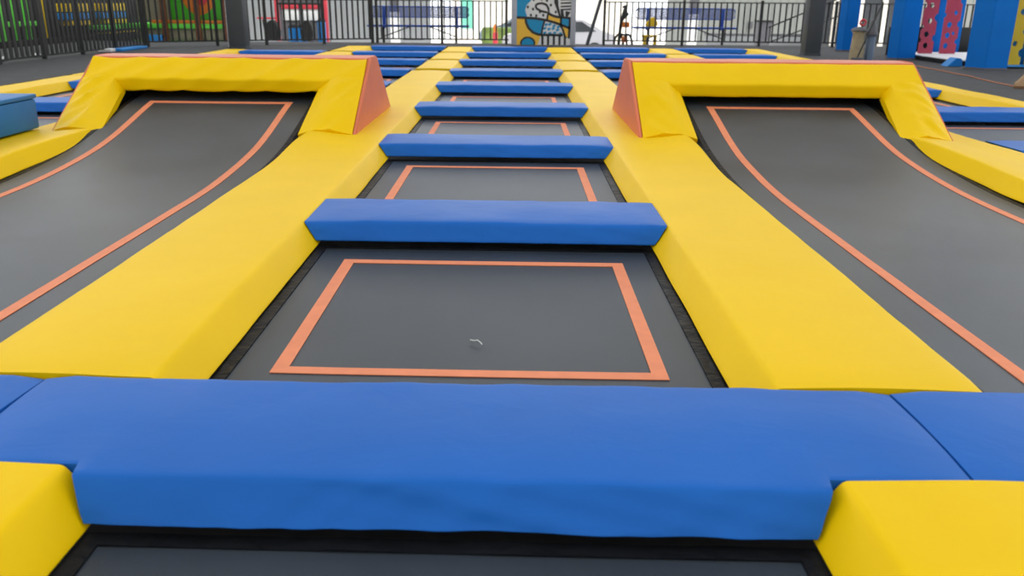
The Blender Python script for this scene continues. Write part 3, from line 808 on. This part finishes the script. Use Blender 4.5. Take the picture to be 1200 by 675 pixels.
# bollard
root = empty('traffic_cone', (-.69, 30, -.3), 'red and orange traffic post left of the mural board', 'traffic cone')
bm = bmesh.new(); lathe(bm, [(.12, 0), (.12, .04), (.085, .05), (.085, .5), (.07, .52)], (-.69, 30, -.3), 16); build('base_sleeve', bm, REDP, root)
bm = bmesh.new(); lathe(bm, [(.07, .521), (.065, .72), (.04, .78), (.01, .79)], (-.69, 30, -.3), 16); build('orange_cap', bm, ORP, root)
def car(x, y, lb, m, sgn=1, g=-.86):
    root = empty('car', (x, y, g), lb, 'car', 'parked cars outside')
    side = [(-2.1, .35), (-2.1, .75), (-1.95, .88), (-1.1, .98), (-.5, 1.42), (.9, 1.45), (1.6, 1.02), (2.1, .92), (2.15, .4), (1.75, .3), (-1.7, .3)]
    bm = bmesh.new(); prism(bm, [(x + sgn * a, g + b) for a, b in side], 'y', y - .85, y + .85)
    bmesh.ops.bevel(bm, geom=list(bm.edges), offset=.05, segments=2, affect='EDGES'); build('body', bm, m, root)
    bm = bmesh.new(); prism(bm, [(x + sgn * a, g + b) for a, b in ((-.95, 1.0), (-.45, 1.36), (.2, 1.38), (.2, 1.0))], 'y', y - .862, y + .862); prism(bm, [(x + sgn * a, g + b) for a, b in ((.28, 1.0), (.28, 1.38), (.85, 1.38), (1.4, 1.03))], 'y', y - .862, y + .862); build('side_window', bm, GLASS, root, weld=False)
    for a in (-1.35, 1.35):
        bm = bmesh.new(); rows = []
        for yy, r in ((y - .87, .2), (y - .88, .31), (y - .66, .33), (y - .66, .1)):
            rows.append([bm.verts.new((x + sgn * a + r * math.cos(2 * math.pi * k / 20), yy, g + .33 + r * math.sin(2 * math.pi * k / 20))) for k in range(20)])
        skin(bm, rows); build('wheel', bm, RUBBER, root)
        bm = bmesh.new(); rows = []
        for yy, r in ((y - .885, .19), (y - .90, .17), (y - .895, .05)):
            rows.append([bm.verts.new((x + sgn * a + r * math.cos(2 * math.pi * k / 16), yy, g + .33 + r * math.sin(2 * math.pi * k / 16))) for k in range(16)])
        skin(bm, rows); build('hubcap', bm, SILV, root)
car(1.6, 34.0, 'silver car parked beyond the gap right of the mural board', SILV)
car(.45, 41.5, 'blue grey car parked behind the mural board', mat('blue_grey_paint', (.22, .27, .33), .35))
bm = bmesh.new(); box(bm, -1.5, 0.3, 39.2, 40.3, -.86, .12, .12)
for v in bm.verts: v.co.z += .05 * nz(v.co.x * 3, v.co.y * 3)
tag(build('grass_verge', bm, GRASS), 'green grass verge beyond the traffic post', 'grass', kind='stuff')
# meter boxes on the right wall, bin
for x, lb in ((9.35, 'small dark meter box on the pale wall, left of the grey bin'), (12.35, 'small dark meter box on the pale wall beside the right grey pillar')):
    bm = bmesh.new(); box(bm, x, x + .16, 35.84, 36.0, .25, .52, .01)
    tag(build('meter_box', bm, SLATE), lb, 'box', 'meter boxes on the pale wall')
root = empty('wheelie_bin', (8.3, 30, -.3), 'dark grey wheelie bin beyond the fence left of the right pillar', 'bin')
bm = bmesh.new(); prism(bm, [(8.12, -.28), (8.5, -.28), (8.55, .62), (8.08, .62)], 'y', 29.8, 30.2); build('body', bm, SLATE, root)
bm = bmesh.new(); box(bm, 8.05, 8.58, 29.77, 30.24, .622, .68, .015); build('lid', bm, RUBBER, root)
root = empty('low_planter', (7.6, 32, -.3), 'low grey planter trough in front of the pale wall', 'planter')
bm = bmesh.new(); box(bm, 6.9, 11.6, 32.0, 32.5, -.3, .12, .02); build('trough', bm, PANELG, root)
bm = bmesh.new(); box(bm, 6.86, 11.64, 31.97, 32.53, .122, .18, .01); build('rim', bm, SLATE, root)
# dark doorway behind the stair
root = empty('wall_doorway', (9.5, 30.5, -.3), 'dark glazed doorway with pale jambs between the blue posts', 'doorway', kind=None)
bm = bmesh.new(); box(bm, 10.0, 13.2, 30.5, 30.6, -.3, 2.3); build('dark_glazing', bm, GLASS, root, smooth=False)
for x in (9.9, 10.75, 11.6, 12.4, 13.2):
    bm = bmesh.new(); box(bm, x, x + .16, 30.4, 30.62, -.3, 2.3, .01); build('jamb', bm, CREAM, root)

# ------------------------------------------------------------------ playground beyond the left fences
root = empty('play_house', (-10.0, 27.0, -.3), 'play house with green ledge and orange arch beyond the angled fence', 'play house')
def pb(name, x0, x1, y0, y1, z0, z1, m, b=.01):
    bm = bmesh.new(); box(bm, x0, x1, y0, y1, z0, z1, b); return build(name, bm, m, root)
pb('lower_wall', -11.5, -8.7, 27.0, 27.2, .02, .36, TAN); pb('grass_skirting', -11.6, -8.6, 26.9, 27.25, -.3, .018, GREEN)
pb('ledge', -11.9, -8.6, 26.9, 27.2, .362, .50, LIME); pb('orange_beam', -11.0, -8.6, 26.95, 27.2, .502, .60, ORP)
pb('upper_wall', -10.42, -8.85, 27.05, 27.2, .602, 2.4, GREEN); pb('side_wall', -11.5, -10.43, 27.05, 27.2, .602, 2.4, TAN)
bm = bmesh.new(); bmesh.ops.create_uvsphere(bm, u_segments=24, v_segments=14, radius=1)
for v in bm.verts: v.co = Vector((-9.55 + v.co.x * .55, 27.05 + v.co.y * .06, 1.5 + v.co.z * .75))
build('orange_dome', bm, ORP, root)
bm = bmesh.new(); bmesh.ops.create_uvsphere(bm, u_segments=24, v_segments=14, radius=1)
for v in bm.verts: v.co = Vector((-9.45 + v.co.x * .22, 26.99 + v.co.y * .03, 1.35 + v.co.z * .32))
build('red_apple', bm, REDP, root)
for x in (-10.62, -9.62, -8.80): pb('timber_post', x, x + .14, 26.72, 26.88, -.3, 2.4, BROWN)
pb('blue_panel', -11.2, -10.66, 26.74, 26.88, -.28, .18, BLUP)

root = empty('soft_play_frame', (-12.5, 22.0, -.3), 'dark netted soft play frame with coloured decks behind the left fence', 'play frame')
pb('dark_net', -13.8, -13.6, 14.0, 37.0, -.3, 3.2, DARK); pb('back_net', -13.6, -11.7, 36.8, 37.0, -.3, 3.2, DARK)
pb('lower_net', -12.2, -12.1, 14.5, 30.0, -.3, .22, DARK)
for y in (22.3, 22.9, 23.5): pb('green_post', -13.0, -12.88, y, y + .14, -.3, 3, LIME)
pb('green_deck', -13.1, -12.9, 21.8, 24.0, .50, .62, LIME); pb('red_panel', -13.05, -12.95, 21.8, 22.7, .70, .90, REDP)
pb('green_deck', -13.1, -12.6, 27.2, 31.5, .30, .42, LIME)
for a, b in ((25.4, 27.0), (27.7, 29.4)):
    pb('yellow_block', -13.1, -12.8, a + .1, b, .84, 1.06, YELP); pb('blue_block', -13.1, -12.8, a, b, .62, .80, BLUP); pb('yellow_beam', -13.1, -12.8, a + .2, b, .46, .58, YELP)
pb('yellow_beam', -13.0, -12.6, 27.6, 30.2, .12, .20, YELP); pb('green_beam', -13.0, -12.6, 27.6, 30.2, .02, .10, LIME)
pb('yellow_post', -12.95, -12.85, 24.4, 24.5, -.3, 3, YELP)
for y in (16.1, 16.45, 17.6):
    bm = bmesh.new(); lathe(bm, [(.03, 0), (.06, .01), (.065, .05), (.04, .085), (.01, .09)], (-9.55, y, DECK), 14)
    tag(build('pebble', bm, WHITE), 'small white pebble on the deck just behind the left fence', 'pebble', 'white pebbles')

# outside paving on the left
bm = bmesh.new(); box(bm, -20, -10.2, 10, 29.8, -.6, -.3)
tag(build('terrace_paving', bm, mat('dark_paving', (.02, .022, .02), .9, .3, 2), smooth=False), 'dark paving under the playground beyond the left fence', 'paving', kind='structure')

for o in ROOTS:
    if '_b' in o: del o['_b']

# ------------------------------------------------------------------ unseen shade roof added to keep the court dimmer than outdoors
cm = bpy.data.materials.new('added_roof_white_translucent'); cm.use_nodes = True
nt = cm.node_tree; out = nt.nodes['Material Output']; nt.nodes.remove(nt.nodes['Principled BSDF'])
tr = nt.nodes.new('ShaderNodeBsdfTranslucent'); tr.inputs[0].default_value = (.46, .465, .475, 1)
df = nt.nodes.new('ShaderNodeBsdfDiffuse'); df.inputs[0].default_value = (.75, .75, .75, 1)
wv = nt.nodes.new('ShaderNodeTexNoise'); wv.inputs['Scale'].default_value = 60
mx = nt.nodes.new('ShaderNodeMixShader'); mx.inputs[0].default_value = .30
nt.links.new(tr.outputs[0], mx.inputs[1]); nt.links.new(df.outputs[0], mx.inputs[2]); nt.links.new(mx.outputs[0], out.inputs[0])
bm = bmesh.new()
def cz(x, y): return 6.2 + 0.5 * math.cos((x - 1) * .45) * 1.0 + 0.25 * math.cos(y * .5)
grid(bm, -11.5, 13.0, -7, 25.6, 50, 50, cz)
tag(build('added_shade_roof', bm, cm, weld=False), kind='structure')
# ------------------------------------------------------------------ light
w = bpy.data.worlds.new('sky'); S.world = w; w.use_nodes = True
nt = w.node_tree; bg = nt.nodes['Background']
tc = nt.nodes.new('ShaderNodeTexCoord'); sx = nt.nodes.new('ShaderNodeSeparateXYZ'); nt.links.new(tc.outputs['Generated'], sx.inputs[0])
ma = nt.nodes.new('ShaderNodeMath'); ma.operation = 'MULTIPLY_ADD'; ma.inputs[1].default_value = .62; ma.inputs[2].default_value = 1.46
nt.links.new(sx.outputs['Y'], ma.inputs[0])
mb = nt.nodes.new('ShaderNodeMath'); mb.operation = 'MULTIPLY_ADD'; mb.inputs[1].default_value = .30
nt.links.new(sx.outputs['Z'], mb.inputs[0]); nt.links.new(ma.outputs[0], mb.inputs[2])
nt.links.new(mb.outputs[0], bg.inputs['Strength'])
bg.inputs['Color'].default_value = (.955, .98, 1.0, 1)

sd = bpy.data.lights.new('sun', 'SUN'); so = bpy.data.objects.new('sun', sd); link(so)
sd.energy = 2.9; sd.angle = R(2.0); sd.color = (1, .985, .965)
so.rotation_euler = (R(28), R(14), 0); so.location = (0, 0, 20)

# ------------------------------------------------------------------ camera
cd = bpy.data.cameras.new('camera'); cam = bpy.data.objects.new('camera', cd); link(cam)
cd.sensor_width = 36; cd.lens = 30.0; cd.clip_end = 400
pit, yaw, rol = 0.32395, -0.00195, 0.00781
cp, sp_ = math.cos(pit), math.sin(pit)
fw = Vector((math.sin(yaw) * cp, math.cos(yaw) * cp, -sp_)); rt = Vector((math.cos(yaw), -math.sin(yaw), 0)); up = rt.cross(fw)
r2 = math.cos(rol) * rt + math.sin(rol) * up; u2 = -math.sin(rol) * rt + math.cos(rol) * up
from mathutils import Matrix
M = Matrix((r2, u2, -fw)).transposed().to_4x4(); M.translation = Vector((0, 0, 1.213))
cam.matrix_world = M
cd.dof.use_dof = True; cd.dof.focus_distance = 4.3; cd.dof.aperture_fstop = 3.2
S.camera = cam
S.view_settings.view_transform = 'Standard'; S.view_settings.look = 'None'
S.view_settings.gamma = 1; S.view_settings.exposure = 0.07; S.view_settings.use_curve_mapping = False
